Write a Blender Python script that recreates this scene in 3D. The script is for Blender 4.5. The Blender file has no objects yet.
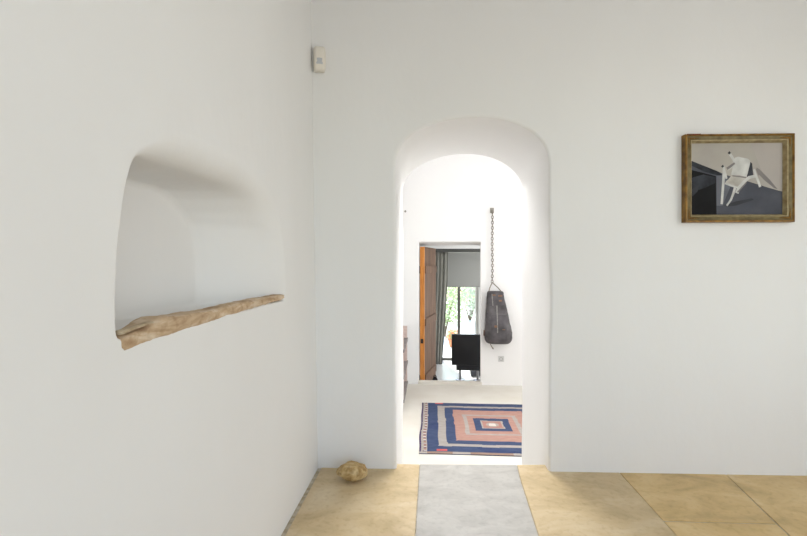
import bpy, bmesh, math, random
from mathutils import Vector, noise, Matrix

S = bpy.context.scene
C = S.collection
R = math.radians
PI = math.pi

# ------------------------------------------------------------------ camera
YAW = 3.45
cam = bpy.data.cameras.new('camera')
cam.sensor_width = 36.0
cam.lens = 36.0 * 448.3 / 807.0
cam.shift_y = -4.0 / 807.0
cam.clip_start = 0.02
co = bpy.data.objects.new('camera', cam)
co.location = (0, 0, 1.226)
co.rotation_euler = (R(90), 0, R(YAW))
C.objects.link(co)
S.camera = co

# ------------------------------------------------------------------ world, sun, large lights, exposure
w = bpy.data.worlds.new('sky')
S.world = w
w.use_nodes = True
wn = w.node_tree
bg = wn.nodes['Background']
sky = wn.nodes.new('ShaderNodeTexSky')
sky.sky_type = 'NISHITA'
sky.sun_disc = False
sky.sun_elevation = R(48)
sky.sun_rotation = R(14)
wn.links.new(sky.outputs[0], bg.inputs[0])
bg.inputs[1].default_value = 0.8

sun = bpy.data.lights.new('sun', 'SUN')
sun.energy = 14.0
sun.angle = R(1.0)
sun.color = (1.0, 0.96, 0.88)
so = bpy.data.objects.new('sun', sun)
so.rotation_euler = (R(-44), 0, R(14))
so.location = (0, 16, 9)
C.objects.link(so)


def area(name, loc, rot, sx, sy, power, color):
    l = bpy.data.lights.new(name, 'AREA')
    l.shape = 'RECTANGLE'
    l.size, l.size_y = sx, sy
    l.energy = power
    l.color = color
    o = bpy.data.objects.new(name, l)
    o.location = loc
    o.rotation_euler = rot
    C.objects.link(o)
    return o


# daylight through the window behind the camera; added fill at the solid right-hand wall
area('window_daylight', (1.45, -2.52, 1.75), (R(90), 0, 0), 2.6, 1.9, 27, (1.0, 0.985, 0.968))
area('side_fill', (3.2, 0.3, 1.30), (0, R(90), 0), 2.3, 2.6, 38, (1.0, 0.985, 0.968))
# unseen lamps added in the middle room to brighten arch, floor and far wall
pool_lamp = area('arch_pool_fill', (0.45, 4.60, 3.25), (R(-34), 0, 0), 1.5, 0.8, 42, (0.99, 0.99, 1.0))
pool_lamp.data.spread = R(95)            # narrowed to throw a stronger pool through the arch onto the floor
area('middle_room_fill', (2.52, 4.6, 1.2), (0, R(90), 0), 1.9, 1.6, 30, (0.995, 0.99, 0.99))
# unseen fill lamp added at the side of the dim last room
area('last_room_fill', (2.12, 7.3, 0.5), (0, R(90), 0), 1.4, 1.4, 28, (0.98, 0.99, 1.0))

S.view_settings.view_transform = 'Standard'
S.view_settings.look = 'None'
S.view_settings.gamma = 1.0
S.view_settings.use_curve_mapping = False
S.view_settings.exposure = 0.0


# ------------------------------------------------------------------ helpers: materials
def lin(r, g, b):
    def f(c):
        c /= 255.0
        return c / 12.92 if c <= 0.04045 else ((c + 0.055) / 1.055) ** 2.4
    return (f(r), f(g), f(b), 1.0)


def mat(name, col, rough=0.8, metal=0.0, spec=0.5, var=None, scale=6.0, detail=6.0, bump=0.0, bscale=40.0,
        stretch=(1, 1, 1), lo=0.35, hi=0.65, bdist=0.01):
    """plain procedural material: base colour, optional second colour mixed in by noise, optional bump"""
    m = bpy.data.materials.new(name)
    m.use_nodes = True
    n, l = m.node_tree.nodes, m.node_tree.links
    p = n['Principled BSDF']
    p.inputs['Roughness'].default_value = rough
    p.inputs['Metallic'].default_value = metal
    p.inputs['Specular IOR Level'].default_value = spec
    p.inputs['Base Color'].default_value = col
    tc = n.new('ShaderNodeTexCoord')
    mp = n.new('ShaderNodeMapping')
    mp.inputs['Scale'].default_value = stretch
    l.new(tc.outputs['Object'], mp.inputs['Vector'])
    if var is not None:
        t = n.new('ShaderNodeTexNoise')
        t.inputs['Scale'].default_value = scale
        t.inputs['Detail'].default_value = detail
        l.new(mp.outputs[0], t.inputs['Vector'])
        r = n.new('ShaderNodeValToRGB')
        r.color_ramp.elements[0].position = lo
        r.color_ramp.elements[1].position = hi
        r.color_ramp.elements[0].color = col
        r.color_ramp.elements[1].color = var
        l.new(t.outputs['Fac'], r.inputs['Fac'])
        l.new(r.outputs[0], p.inputs['Base Color'])
    if bump > 0:
        t2 = n.new('ShaderNodeTexNoise')
        t2.inputs['Scale'].default_value = bscale
        t2.inputs['Detail'].default_value = 6.0
        l.new(mp.outputs[0], t2.inputs['Vector'])
        b = n.new('ShaderNodeBump')
        b.inputs['Strength'].default_value = bump
        b.inputs['Distance'].default_value = bdist
        l.new(t2.outputs['Fac'], b.inputs['Height'])
        l.new(b.outputs[0], p.inputs['Normal'])
    return m


M = {}
M['plaster'] = mat('white_lime_plaster', (0.83, 0.825, 0.81, 1), 0.92, spec=0.2, var=(0.81, 0.803, 0.785, 1), scale=1.6,
                   detail=8, bump=0.32, bscale=6.0, bdist=0.012, stretch=(1, 1, 0.6))
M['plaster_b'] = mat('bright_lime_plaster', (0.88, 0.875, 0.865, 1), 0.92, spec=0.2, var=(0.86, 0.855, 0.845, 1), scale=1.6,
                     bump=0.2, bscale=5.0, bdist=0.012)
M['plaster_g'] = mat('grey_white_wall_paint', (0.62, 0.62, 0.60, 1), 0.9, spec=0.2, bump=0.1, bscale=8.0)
M['ceil'] = mat('ceiling_limewash', (0.82, 0.82, 0.81, 1), 0.95, spec=0.2, bump=0.1, bscale=5.0)
M['grout'] = mat('grey_mortar', (0.40, 0.33, 0.22, 1), 0.95, var=(0.58, 0.52, 0.42, 1), scale=26, bump=0.4, bscale=60)
M['screed'] = mat('cream_screed', (0.76, 0.73, 0.66, 1), 0.7, var=(0.70, 0.66, 0.58, 1), scale=3.0, detail=9, bump=0.08, bscale=12)
M['polished'] = mat('pale_polished_floor', (0.80, 0.80, 0.80, 1), 0.22, var=(0.76, 0.76, 0.75, 1), scale=2.0)


def stone_mat(name, a, b, c, rough=0.36, scale=3.2, fleck=None, stretch=(1.0, 1.6, 1.0), spec=0.5):
    m = bpy.data.materials.new(name)
    m.use_nodes = True
    n, l = m.node_tree.nodes, m.node_tree.links
    p = n['Principled BSDF']
    p.inputs['Roughness'].default_value = rough
    p.inputs['Specular IOR Level'].default_value = spec
    tc = n.new('ShaderNodeTexCoord')
    mp = n.new('ShaderNodeMapping')
    mp.inputs['Scale'].default_value = stretch
    l.new(tc.outputs['Object'], mp.inputs['Vector'])
    t = n.new('ShaderNodeTexNoise')
    t.inputs['Scale'].default_value = scale
    t.inputs['Detail'].default_value = 10
    t.inputs['Roughness'].default_value = 0.62
    t.inputs['Distortion'].default_value = 0.6
    l.new(mp.outputs[0], t.inputs['Vector'])
    r = n.new('ShaderNodeValToRGB')
    e = r.color_ramp.elements
    e[0].position, e[0].color = 0.32, a
    e[1].position, e[1].color = 0.70, c
    k = e.new(0.5)
    k.color = b
    l.new(t.outputs['Fac'], r.inputs['Fac'])
    t3 = n.new('ShaderNodeTexNoise')
    t3.inputs['Scale'].default_value = 34
    t3.inputs['Detail'].default_value = 8
    l.new(tc.outputs['Object'], t3.inputs['Vector'])
    r3 = n.new('ShaderNodeValToRGB')
    r3.color_ramp.elements[0].position = 0.30
    r3.color_ramp.elements[0].color = fleck or (0.88, 0.85, 0.80, 1)
    r3.color_ramp.elements[1].position = 0.48
    r3.color_ramp.elements[1].color = (1, 1, 1, 1)
    l.new(t3.outputs['Fac'], r3.inputs['Fac'])
    mx = n.new('ShaderNodeMix')
    mx.data_type = 'RGBA'
    mx.blend_type = 'MULTIPLY'
    mx.inputs[0].default_value = 1.0
    l.new(r.outputs[0], mx.inputs[6])
    l.new(r3.outputs[0], mx.inputs[7])
    l.new(mx.outputs[2], p.inputs['Base Color'])
    b = n.new('ShaderNodeBump')
    b.inputs['Strength'].default_value = 0.18
    b.inputs['Distance'].default_value = 0.006
    l.new(t3.outputs['Fac'], b.inputs['Height'])
    l.new(b.outputs[0], p.inputs['Normal'])
    return m


M['slab_tan'] = stone_mat('honey_limestone', (0.50, 0.345, 0.14, 1), (0.66, 0.465, 0.20, 1), (0.75, 0.565, 0.29, 1))
M['slab_tan2'] = stone_mat('pale_honey_limestone', (0.48, 0.355, 0.18, 1), (0.62, 0.475, 0.27, 1), (0.72, 0.595, 0.40, 1), scale=2.6)
M['slab_mix'] = stone_mat('worn_limestone', (0.50, 0.42, 0.30, 1), (0.58, 0.50, 0.38, 1), (0.66, 0.60, 0.50, 1), scale=3.0)
M['slab_grey'] = stone_mat('grey_limestone', (0.38, 0.36, 0.33, 1), (0.46, 0.44, 0.405, 1), (0.54, 0.52, 0.48, 1), scale=5.0,
                           fleck=(0.88, 0.88, 0.88, 1))
M['slab_pink'] = stone_mat('pinkish_limestone', (0.50, 0.40, 0.30, 1), (0.57, 0.47, 0.36, 1), (0.64, 0.56, 0.46, 1))
M['slab_ltgrey'] = stone_mat('pale_grey_limestone', (0.54, 0.53, 0.51, 1), (0.62, 0.61, 0.58, 1), (0.68, 0.67, 0.64, 1), scale=5.0)


# ------------------------------------------------------------------ helpers: meshes
class MB:
    def __init__(self):
        self.v, self.f, self.m = [], [], []

    def add(self, verts, faces, mi=0):
        o = len(self.v)
        self.v += [tuple(p) for p in verts]
        for f in faces:
            self.f.append([i + o for i in f])
            self.m.append(mi)

    def box(self, a, b, mi=0, mtx=None):
        x0, y0, z0 = a
        x1, y1, z1 = b
        vs = [Vector(p) for p in ((x0, y0, z0), (x1, y0, z0), (x1, y1, z0), (x0, y1, z0),
                                  (x0, y0, z1), (x1, y0, z1), (x1, y1, z1), (x0, y1, z1))]
        if mtx:
            vs = [mtx @ p for p in vs]
        self.add(vs, [(0, 3, 2, 1), (4, 5, 6, 7), (0, 1, 5, 4), (1, 2, 6, 5), (2, 3, 7, 6), (3, 0, 4, 7)], mi)

    def tube(self, pts, r, seg=8, mi=0, closed=False, flat=1.0):
        pts = [Vector(p) for p in pts]
        n = len(pts)
        rs = r if isinstance(r, (list, tuple)) else [r] * n
        vs, fs = [], []
        up0 = None
        for i, p in enumerate(pts):
            a = pts[(i - 1) % n] if (closed or i > 0) else pts[i]
            b = pts[(i + 1) % n] if (closed or i < n - 1) else pts[i]
            t = (b - a).normalized()
            if up0 is None:
                up0 = Vector((0, 0, 1)) if abs(t.z) < 0.9 else Vector((0, 1, 0))
            s = t.cross(up0)
            if s.length < 1e-5:
                s = t.orthogonal()
            s.normalize()
            u = s.cross(t).normalized()
            up0 = u
            for k in range(seg):
                an = 2 * PI * k / seg
                vs.append(p + (s * math.cos(an) + u * math.sin(an) * flat) * rs[i])
        m = n if closed else n - 1
        for i in range(m):
            for k in range(seg):
                j = (i + 1) % n
                fs.append((i * seg + k, i * seg + (k + 1) % seg, j * seg + (k + 1) % seg, j * seg + k))
        if not closed:
            fs.append(tuple(reversed(range(seg))))
            fs.append(tuple((n - 1) * seg + k for k in range(seg)))
        self.add(vs, fs, mi)

    def lathe(self, prof, c=(0, 0, 0), seg=24, mi=0):
        vs, fs = [], []
        for r, z in prof:
            for k in range(seg):
                a = 2 * PI * k / seg
                vs.append((c[0] + r * math.cos(a), c[1] + r * math.sin(a), c[2] + z))
        for i in range(len(prof) - 1):
            for k in range(seg):
                fs.append((i * seg + k, i * seg + (k + 1) % seg, (i + 1) * seg + (k + 1) % seg, (i + 1) * seg + k))
        fs.append(tuple(reversed(range(seg))))
        fs.append(tuple((len(prof) - 1) * seg + k for k in range(seg)))
        self.add(vs, fs, mi)

    def prism(self, poly, z0, z1, mi=0, cham=0.0):
        """poly: (x, y) counter-clockwise; chamfered top edge"""
        n = len(poly)
        cx = sum(p[0] for p in poly) / n
        cy = sum(p[1] for p in poly) / n

        def inset(p, d):
            v = Vector((cx - p[0], cy - p[1]))
            return (p[0] + d * (1 if v.x > 0 else -1), p[1] + d * (1 if v.y > 0 else -1))
        vs = [(p[0], p[1], z0) for p in poly] + [(p[0], p[1], z1 - cham) for p in poly]
        vs += [(*inset(p, cham), z1) for p in poly]
        fs = [tuple(reversed(range(n)))]
        for lv in (0, 1):
            for k in range(n):
                fs.append((lv * n + k, lv * n + (k + 1) % n, (lv + 1) * n + (k + 1) % n, (lv + 1) * n + k))
        fs.append(tuple(2 * n + k for k in range(n)))
        self.add(vs, fs, mi)

    def build(self, name, mats, parent=None, smooth=False, bevel=0.0, loc=None, autosmooth=None):
        me = bpy.data.meshes.new(name)
        org = Vector(loc) if loc else Vector((0, 0, 0))
        me.from_pydata([tuple(Vector(p) - org) for p in self.v], [], self.f)
        if not isinstance(mats, (list, tuple)):
            mats = [mats]
        for m in mats:
            me.materials.append(m)
        for p, mi in zip(me.polygons, self.m):
            p.material_index = mi
        bm = bmesh.new()
        bm.from_mesh(me)
        bmesh.ops.recalc_face_normals(bm, faces=bm.faces)
        bm.to_mesh(me)
        bm.free()
        if smooth:
            for p in me.polygons:
                p.use_smooth = True
        if autosmooth is not None:
            me.set_sharp_from_angle(angle=R(autosmooth))
        me.update()
        o = bpy.data.objects.new(name, me)
        C.objects.link(o)
        if parent is not None:
            o.parent = parent
            if loc:
                o.location = org
        elif loc:
            o.location = org
        if bevel > 0:
            b = o.modifiers.new('bevel', 'BEVEL')
            b.width = bevel
            b.segments = 2
            b.limit_method = 'ANGLE'
            b.angle_limit = R(40)
        return o


def tag(o, label, cat, group=None, kind=None):
    o['label'] = label
    o['category'] = cat
    if group:
        o['group'] = group
    if kind:
        o['kind'] = kind
    return o


def thing(name, label, cat, loc=(0, 0, 0), rotz=0.0, group=None):
    o = bpy.data.objects.new(name, None)
    o.empty_display_size = 0.05
    o.location = loc
    o.rotation_euler = (0, 0, rotz)
    C.objects.link(o)
    return tag(o, label, cat, group)


def struct(o, label=None, cat=None):
    o['kind'] = 'structure'
    if label:
        o['label'] = label
        o['category'] = cat
    return o


def nz(x, y, z=0.0, s=1.0):
    return noise.noise(Vector((x * s, y * s, z * s)))


# ------------------------------------------------------------------ thick walls with openings (rings swept through the opening)
def snap_outer(outer, corners):
    for c in corners:
        i = min(range(len(outer)), key=lambda k: (outer[k][0] - c[0]) ** 2 + (outer[k][1] - c[1]) ** 2)
        outer[i] = c
    return outer


def to_rect(c, p, rect):
    x0, z0, x1, z1 = rect
    dx, dz = p[0] - c[0], p[1] - c[1]
    t = 1e9
    if dx > 1e-9: t = min(t, (x1 - c[0]) / dx)
    if dx < -1e-9: t = min(t, (x0 - c[0]) / dx)
    if dz > 1e-9: t = min(t, (z1 - c[1]) / dz)
    if dz < -1e-9: t = min(t, (z0 - c[1]) / dz)
    return (c[0] + dx * t, c[1] + dz * t)


def resample(pts, n, closed=False):
    P = [Vector(p) for p in pts]
    if closed:
        P = P + [P[0]]
    L = [0.0]
    for a, b in zip(P, P[1:]):
        L.append(L[-1] + (b - a).length)
    out = []
    m = n if closed else n - 1
    for i in range(n):
        d = L[-1] * i / m
        k = 0
        while k < len(L) - 2 and L[k + 1] < d:
            k += 1
        t = (d - L[k]) / max(1e-9, L[k + 1] - L[k])
        out.append(tuple(P[k].lerp(P[k + 1], t)))
    return out


def normals2(pts, closed=False):
    n = len(pts)
    out = []
    for i in range(n):
        a = pts[(i - 1) % n] if (closed or i > 0) else pts[i]
        b = pts[(i + 1) % n] if (closed or i < n - 1) else pts[i]
        t = Vector((b[0] - a[0], b[1] - a[1])).normalized()
        out.append((-t.y, t.x))
    return out


def opening_wall(name, front, back, rect, y0, y1, rf, rb, material, skew=0.0, xc=0.0, wob=0.0, mid=6):
    """front/back: matching open outlines (x, z) running up the left jamb, over the top and down the right;
    their left-hand normal points away from the opening"""
    n = len(front)
    nf, nb = normals2(front), normals2(back)
    # make normals point away from the opening centre
    c0 = (sum(p[0] for p in front) / n, rect[1])
    zb = rect[1]
    rings = []

    def yv(x, d):
        return y0 + skew * (x - xc) + d

    T = y1 - y0
    outer = snap_outer([to_rect((c0[0], zb), p, rect) for p in front], [(rect[0], rect[3]), (rect[2], rect[3])])
    outer[0] = (rect[0], zb)
    outer[-1] = (rect[2], zb)
    rings.append([(p[0], yv(p[0], 0), p[1]) for p in outer])

    def ring(base, nn, off, d, taper):
        r = []
        for p, q in zip(base, nn):
            wv = wob * nz(p[0] * 2.2, p[1] * 2.2, d * 2) * taper
            x = p[0] + q[0] * (off + wv)
            z = p[1] + q[1] * (off + wv)
            if base.index(p) in (0, n - 1):
                z = zb
            r.append((x, yv(x, d), z))
        return r
    rings.append(ring(front, nf, rf + 0.012, 0, 1))
    for k in range(7):
        th = k / 6 * PI / 2
        rings.append(ring(front, nf, rf * (1 - math.sin(th)), rf * (1 - math.cos(th)), 1))
    for k in range(1, mid):
        t = k / mid
        mix = [(a[0] + (b[0] - a[0]) * t, a[1] + (b[1] - a[1]) * t) for a, b in zip(front, back)]
        rings.append(ring(mix, normals2(mix), 0, rf + (T - rf - rb) * t, 1))
    for k in range(7):
        th = k / 6 * PI / 2
        rings.append(ring(back, nb, rb * (1 - math.cos(th)), T - rb + rb * math.sin(th), 1))
    rings.append(ring(back, nb, rb + 0.012, T, 1))
    rings.append([(p[0], yv(p[0], T), p[1]) for p in outer])
    b = MB()
    vs = [p for r in rings for p in r]
    fs = []
    for i in range(len(rings) - 1):
        for k in range(n - 1):
            fs.append((i * n + k, i * n + k + 1, (i + 1) * n + k + 1, (i + 1) * n + k))
    # close the outer rim of the wall
    last = (len(rings) - 1) * n
    for k in range(n - 1):
        fs.append((k, k + 1, last + k + 1, last + k))
    b.add(vs, fs)
    mats = material if isinstance(material, list) else [material]
    if len(mats) > 1:   # whiter plaster painted in so jambs and soffit look more brightly lit
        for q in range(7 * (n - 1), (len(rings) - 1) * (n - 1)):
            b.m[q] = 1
    return struct(b.build(name, mats, smooth=True, autosmooth=50))


def arch_outline(xl, xr, spring, rise, ex, zb, nj=30, na=60):
    c, a = (xl + xr) / 2, (xr - xl) / 2
    pts = [(xl, zb + (spring - zb) * i / nj) for i in range(nj)]
    for i in range(na + 1):
        th = PI - PI * i / na
        cx, sx = math.cos(th), math.sin(th)
        pts.append((c + a * math.copysign(abs(cx) ** (2 / ex), cx), spring + rise * abs(sx) ** (2 / ex)))
    pts += [(xr, spring - (spring - zb) * i / nj) for i in range(1, nj + 1)]
    return pts


def rect_outline(xl, xr, zt, zb, n=15):
    pts = [(xl, zb + (zt - zb) * i / n) for i in range(n)]
    pts += [(xl + (xr - xl) * i / n, zt) for i in range(n)]
    pts += [(xr, zt - (zt - zb) * i / n) for i in range(n + 1)]
    return pts


F0, F1, F2 = 0.0, -0.33, -0.60      # three floor levels, each a step lower
YB, SK, XC = 2.685, 0.024, 0.25     # the back wall runs very slightly askew


def yb(x):
    return YB + SK * (x - XC)


# ---- near room
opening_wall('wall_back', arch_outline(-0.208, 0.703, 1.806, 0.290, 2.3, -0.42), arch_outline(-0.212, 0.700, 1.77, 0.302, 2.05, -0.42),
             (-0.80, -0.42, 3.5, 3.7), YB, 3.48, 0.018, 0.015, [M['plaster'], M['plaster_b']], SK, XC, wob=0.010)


def left_wall():
    op = [(.949, 1.055), (.949, 1.147), (.961, 1.28), (.985, 1.395), (1.010, 1.462), (1.035, 1.490), (1.106, 1.503), (1.305, 1.523),
          (1.588, 1.530), (1.74, 1.522), (1.85, 1.500), (1.955, 1.452), (2.03, 1.385), (2.066, 1.320), (2.088, 1.22), (2.092, 1.10),
          (2.092, 1.055)]
    N = 220
    o = resample(op, N, True)
    for _ in range(3):
        o = [tuple((Vector(o[i - 1]) + Vector(o[i]) * 2 + Vector(o[(i + 1) % N])) / 4) for i in range(N)]
    nn = normals2(o, True)
    cen = (1.5, 1.28)

    def sm(a, b, x):
        t = max(0.0, min(1.0, (x - a) / (b - a)))
        return t * t * (3 - 2 * t)
    lip, ex = [], []
    for p in o:
        top = sm(1.34, 1.47, p[1])
        left = 1 - sm(0.98, 1.22, p[0])
        right = sm(1.9, 2.05, p[0])
        bot = 1 - sm(1.06, 1.10, p[1])
        r = 0.062 * top * (1 - left) + 0.006 + 0.018 * right * (1 - bot)
        lip.append(r)
        ex.append(0.006 * (1 - bot))
    Dp = 0.250
    SPL = 0.34

    def X(z, d):
        return -0.676 - 0.015 * z - d

    rect = (-2.75, -0.05, 2.9, 3.7)
    outer = snap_outer([to_rect(cen, p, rect) for p in o], [(rect[0], rect[1]), (rect[2], rect[1]), (rect[0], rect[3]), (rect[2], rect[3])])
    rings = [[(X(p[1], 0), p[0], p[1]) for p in outer]]

    def ring(offs, ds):
        out = []
        for p, q, of, d in zip(o, nn, offs, ds):
            wv = 0.004 * nz(p[0] * 7, p[1] * 7, d * 5)
            yy = p[0] + q[0] * (of + wv)
            yy -= SPL * max(0.0, d / Dp) * sm(1.15, 2.15, yy) * (1.0 if d > 0 else 0.0)
            zz = p[1] + q[1] * (of + wv)
            zz -= 0.045 * max(0.0, d / Dp) * sm(1.36, 1.5, zz)
            out.append((X(p[1] + q[1] * of, d), yy, zz))
        return out
    rings.append(ring([r + 0.012 for r in lip], [0] * N))
    for k in range(8):
        th = k / 7 * PI / 2
        rings.append(ring([r * (1 - math.sin(th)) for r in lip], [r * (1 - math.cos(th)) for r in lip]))
    r2 = 0.018
    for k in range(1, 7):
        t = k / 6
        rings.append(ring([e * t ** 0.7 for e in ex], [r + (Dp - r2 - r) * t for r in lip]))
    for k in range(1, 8):
        th = k / 7 * PI / 2
        rings.append(ring([e - r2 * (1 - math.cos(th)) for e in ex], [Dp - r2 + r2 * math.sin(th)] * N))
    base = rings[-1]
    cb = (1.35, 1.30)
    for s in (0.97, 0.5):
        rings.append([(X(cb[1] + (p[2] - cb[1]) * s, Dp), cb[0] + (p[1] - cb[0]) * s, cb[1] + (p[2] - cb[1]) * s) for p in base])
    b = MB()
    vs = [p for r in rings for p in r]
    fs = []
    for i in range(len(rings) - 1):
        for k in range(N):
            fs.append((i * N + k, i * N + (k + 1) % N, (i + 1) * N + (k + 1) % N, (i + 1) * N + k))
    vs.append((X(cb[1], Dp), cb[0], cb[1]))
    L = (len(rings) - 1) * N
    for k in range(N):
        fs.append((L + k, L + (k + 1) % N, len(vs) - 1))
    b.add(vs, fs)
    return struct(b.build('wall_left', M['plaster'], smooth=True, autosmooth=60))


left_wall()


def slab_struct(name, a, b_, m):
    b = MB()
    b.box(a, b_)
    return struct(b.build(name, m))


slab_struct('wall_right', (3.3, -2.75, -0.05), (3.5, 2.9, 3.7), M['plaster'])
slab_struct('ceiling', (-0.95, -2.75, 3.6), (3.5, 2.9, 3.8), M['ceil'])

# wall behind the camera with its window opening
b = MB()
b.box((-0.95, -2.85, -0.05), (0.1, -2.6, 3.7))
b.box((2.8, -2.85, -0.05), (3.5, -2.6, 3.7))
b.box((0.1, -2.85, -0.05), (2.8, -2.6, 0.75))
b.box((0.1, -2.85, 2.75), (2.8, -2.6, 3.7))
struct(b.build('wall_front', M['plaster']))


def flagstones():
    b = MB()
    # mortar bed, running a little way into the archway and ending in a step
    b.box((-0.72, -2.75, -0.45), (3.35, 2.70, -0.004), 0)
    b.box((-0.26, 2.69, -0.45), (0.76, 2.742, -0.004), 0)
    g = 0.0017
    slabs = [
        # left of the grey walkway, running into the arch
        ([(-0.655, 1.30), (-0.074 - g, 1.30), (-0.066 - g, 2.745), (-0.24, 2.742), (-0.24, 2.70), (-0.655, 2.70)], 'slab_tan2'),
        # the grey walkway
        ([(-0.072 + g, 1.45), (0.460 - g, 1.45), (0.510 - g, 2.582), (0.527 - g, 2.772), (-0.066 + g, 2.747)], 'slab_grey'),
        # the tan slabs to the right
        ([(0.460 + g, 1.45), (1.110 - g, 1.45), (1.110 - g, 2.72), (0.74, 2.72), (0.74, 2.790), (0.527 + g, 2.774), (0.510 + g, 2.582)], 'slab_tan2'),
        ([(1.110 + g, 2.214 + g), (1.632 - g, 2.222 + g), (1.722 - g, 2.74), (1.110 + g, 2.74)], 'slab_tan'),
        ([(1.110 + g, 1.40), (1.50 - g, 1.40), (1.630 - g, 2.216 - g), (1.110 + g, 2.208 - g)], 'slab_tan'),
        ([(1.50 + g, 1.40), (3.30, 1.40), (3.30, 2.76), (1.722 + g, 2.74)], 'slab_tan'),
    ]
    keys = ['slab_tan', 'slab_tan2', 'slab_mix', 'slab_grey', 'slab_pink', 'slab_ltgrey']
    for poly, k in slabs:
        b.prism(poly, -0.03, 0.0, 1 + keys.index(k), 0.002)
    rnd = random.Random(4)
    y = 1.29
    while y > -2.6:
        h = rnd.uniform(0.6, 0.85)
        x = -0.655
        while x < 3.2:
            ww = rnd.uniform(0.55, 0.95)
            x1 = min(3.3, x + ww)
            if 3.3 - x1 < 0.3:
                x1 = 3.3
            b.prism([(x + g, max(-2.6, y - h) + g), (x1 - g, max(-2.6, y - h) + g), (x1 - g, y - g), (x + g, y - g)], -0.03, 0.0,
                    rnd.choice((3, 4, 3, 2)), 0.002)
            x = x1
        y -= h
    # strips closing the rows that end between 1.29 and 1.45
    b.prism([(-0.072 + g, 1.296), (1.106, 1.296), (1.106, 1.442), (-0.072 + g, 1.442)], -0.03, 0, 2, 0.002)
    b.prism([(1.114, 1.296), (3.3, 1.296), (3.3, 1.392), (1.114, 1.392)], -0.03, 0, 1, 0.002)
    return struct(b.build('floor', [M['grout']] + [M[k] for k in keys]))


flagstones()

# ---- middle room, one step down
slab_struct('floor.001', (-0.5, 2.70, -0.45), (2.75, 5.83, F1), M['screed'])
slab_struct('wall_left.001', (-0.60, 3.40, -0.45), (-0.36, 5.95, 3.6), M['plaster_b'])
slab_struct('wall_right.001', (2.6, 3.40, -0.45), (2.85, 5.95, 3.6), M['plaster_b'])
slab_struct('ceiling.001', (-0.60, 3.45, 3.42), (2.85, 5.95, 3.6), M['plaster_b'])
YW, YW2 = 5.81, 6.26
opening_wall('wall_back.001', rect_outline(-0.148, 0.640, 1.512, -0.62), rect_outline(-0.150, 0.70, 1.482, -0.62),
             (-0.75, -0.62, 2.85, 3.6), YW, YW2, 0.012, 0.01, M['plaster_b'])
# plastered sill in the doorway
b = MB()
b.box((-0.16, YW - 0.012, -0.66), (0.66, YW + 0.07, -0.292))
struct(b.build('trim_1', M['screed'], bevel=0.008))

# ---- last room, another step down
slab_struct('floor.002', (-0.75, 5.86, -0.75), (2.3, 8.52, F2), M['polished'])
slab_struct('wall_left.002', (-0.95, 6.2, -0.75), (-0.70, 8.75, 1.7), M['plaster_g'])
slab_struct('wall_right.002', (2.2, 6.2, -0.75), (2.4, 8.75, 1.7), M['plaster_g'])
slab_struct('ceiling.002', (-0.95, 6.24, 1.50), (2.4, 8.75, 1.7), M['plaster_b'])
b = MB()
b.box((-0.95, 8.5, -0.75), (0.17, 8.7, 1.7))
b.box((0.90, 8.5, -0.75), (2.4, 8.7, 1.7))
b.box((0.17, 8.5, 1.40), (0.90, 8.7, 1.7))
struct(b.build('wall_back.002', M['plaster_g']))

# glazed garden door in the last room
M['win'] = mat('dark_window_frame', lin(84, 82, 76), 0.5)
M['winlt'] = mat('pale_window_frame', lin(186, 186, 180), 0.5)


def glass():
    m = bpy.data.materials.new('clear_glass')
    m.use_nodes = True
    n, l = m.node_tree.nodes, m.node_tree.links
    n.remove(n['Principled BSDF'])
    t = n.new('ShaderNodeBsdfTransparent')
    t.inputs[0].default_value = (0.94, 0.96, 0.95, 1)
    g = n.new('ShaderNodeBsdfGlossy')
    g.inputs['Roughness'].default_value = 0.03
    x = n.new('ShaderNodeMixShader')
    x.inputs[0].default_value = 0.06
    l.new(t.outputs[0], x.inputs[1])
    l.new(g.outputs[0], x.inputs[2])
    l.new(x.outputs[0], n['Material Output'].inputs[0])
    return m


M['glass'] = glass()
win = bpy.data.objects.new('window_1', None)
win.location = (0.535, 8.56, F2)
C.objects.link(win)
struct(win)
b = MB()
b.box((0.17, 8.53, F2), (0.215, 8.60, 1.40))
b.box((0.17, 8.53, 1.35), (0.90, 8.60, 1.40))
b.box((0.17, 8.53, F2), (0.90, 8.60, F2 + 0.045))
f = b.build('frame', M['win'], bevel=0.004)
f.parent = win
f.matrix_parent_inverse = Matrix.Translation(win.location).inverted()
b = MB()
b.box((0.512, 8.525, F2 + 0.03), (0.560, 8.605, 1.37))
f = b.build('mullion', M['win'], bevel=0.004)
f.parent = win
f.matrix_parent_inverse = Matrix.Translation(win.location).inverted()
b = MB()
b.box((0.845, 8.53, F2), (0.90, 8.60, 1.40))
f = b.build('side_frame', M['winlt'], bevel=0.004)
f.parent = win
f.matrix_parent_inverse = Matrix.Translation(win.location).inverted()
for x0, x1 in ((0.215, 0.512), (0.560, 0.845)):
    b = MB()
    b.box((x0 - 0.01, 8.56, F2 + 0.03), (x1 + 0.01, 8.566, 1.37))
    f = b.build('glass_pane', M['glass'])
    f.parent = win
    f.matrix_parent_inverse = Matrix.Translation(win.location).inverted()


def par(o, p):
    """parent keeping the world placement (parents here sit at identity scale)"""
    o.parent = p
    loc, rz = Vector(p.location), p.rotation_euler.z
    o.matrix_parent_inverse = (Matrix.Translation(loc) @ Matrix.Rotation(rz, 4, 'Z')).inverted()
    return o


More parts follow.
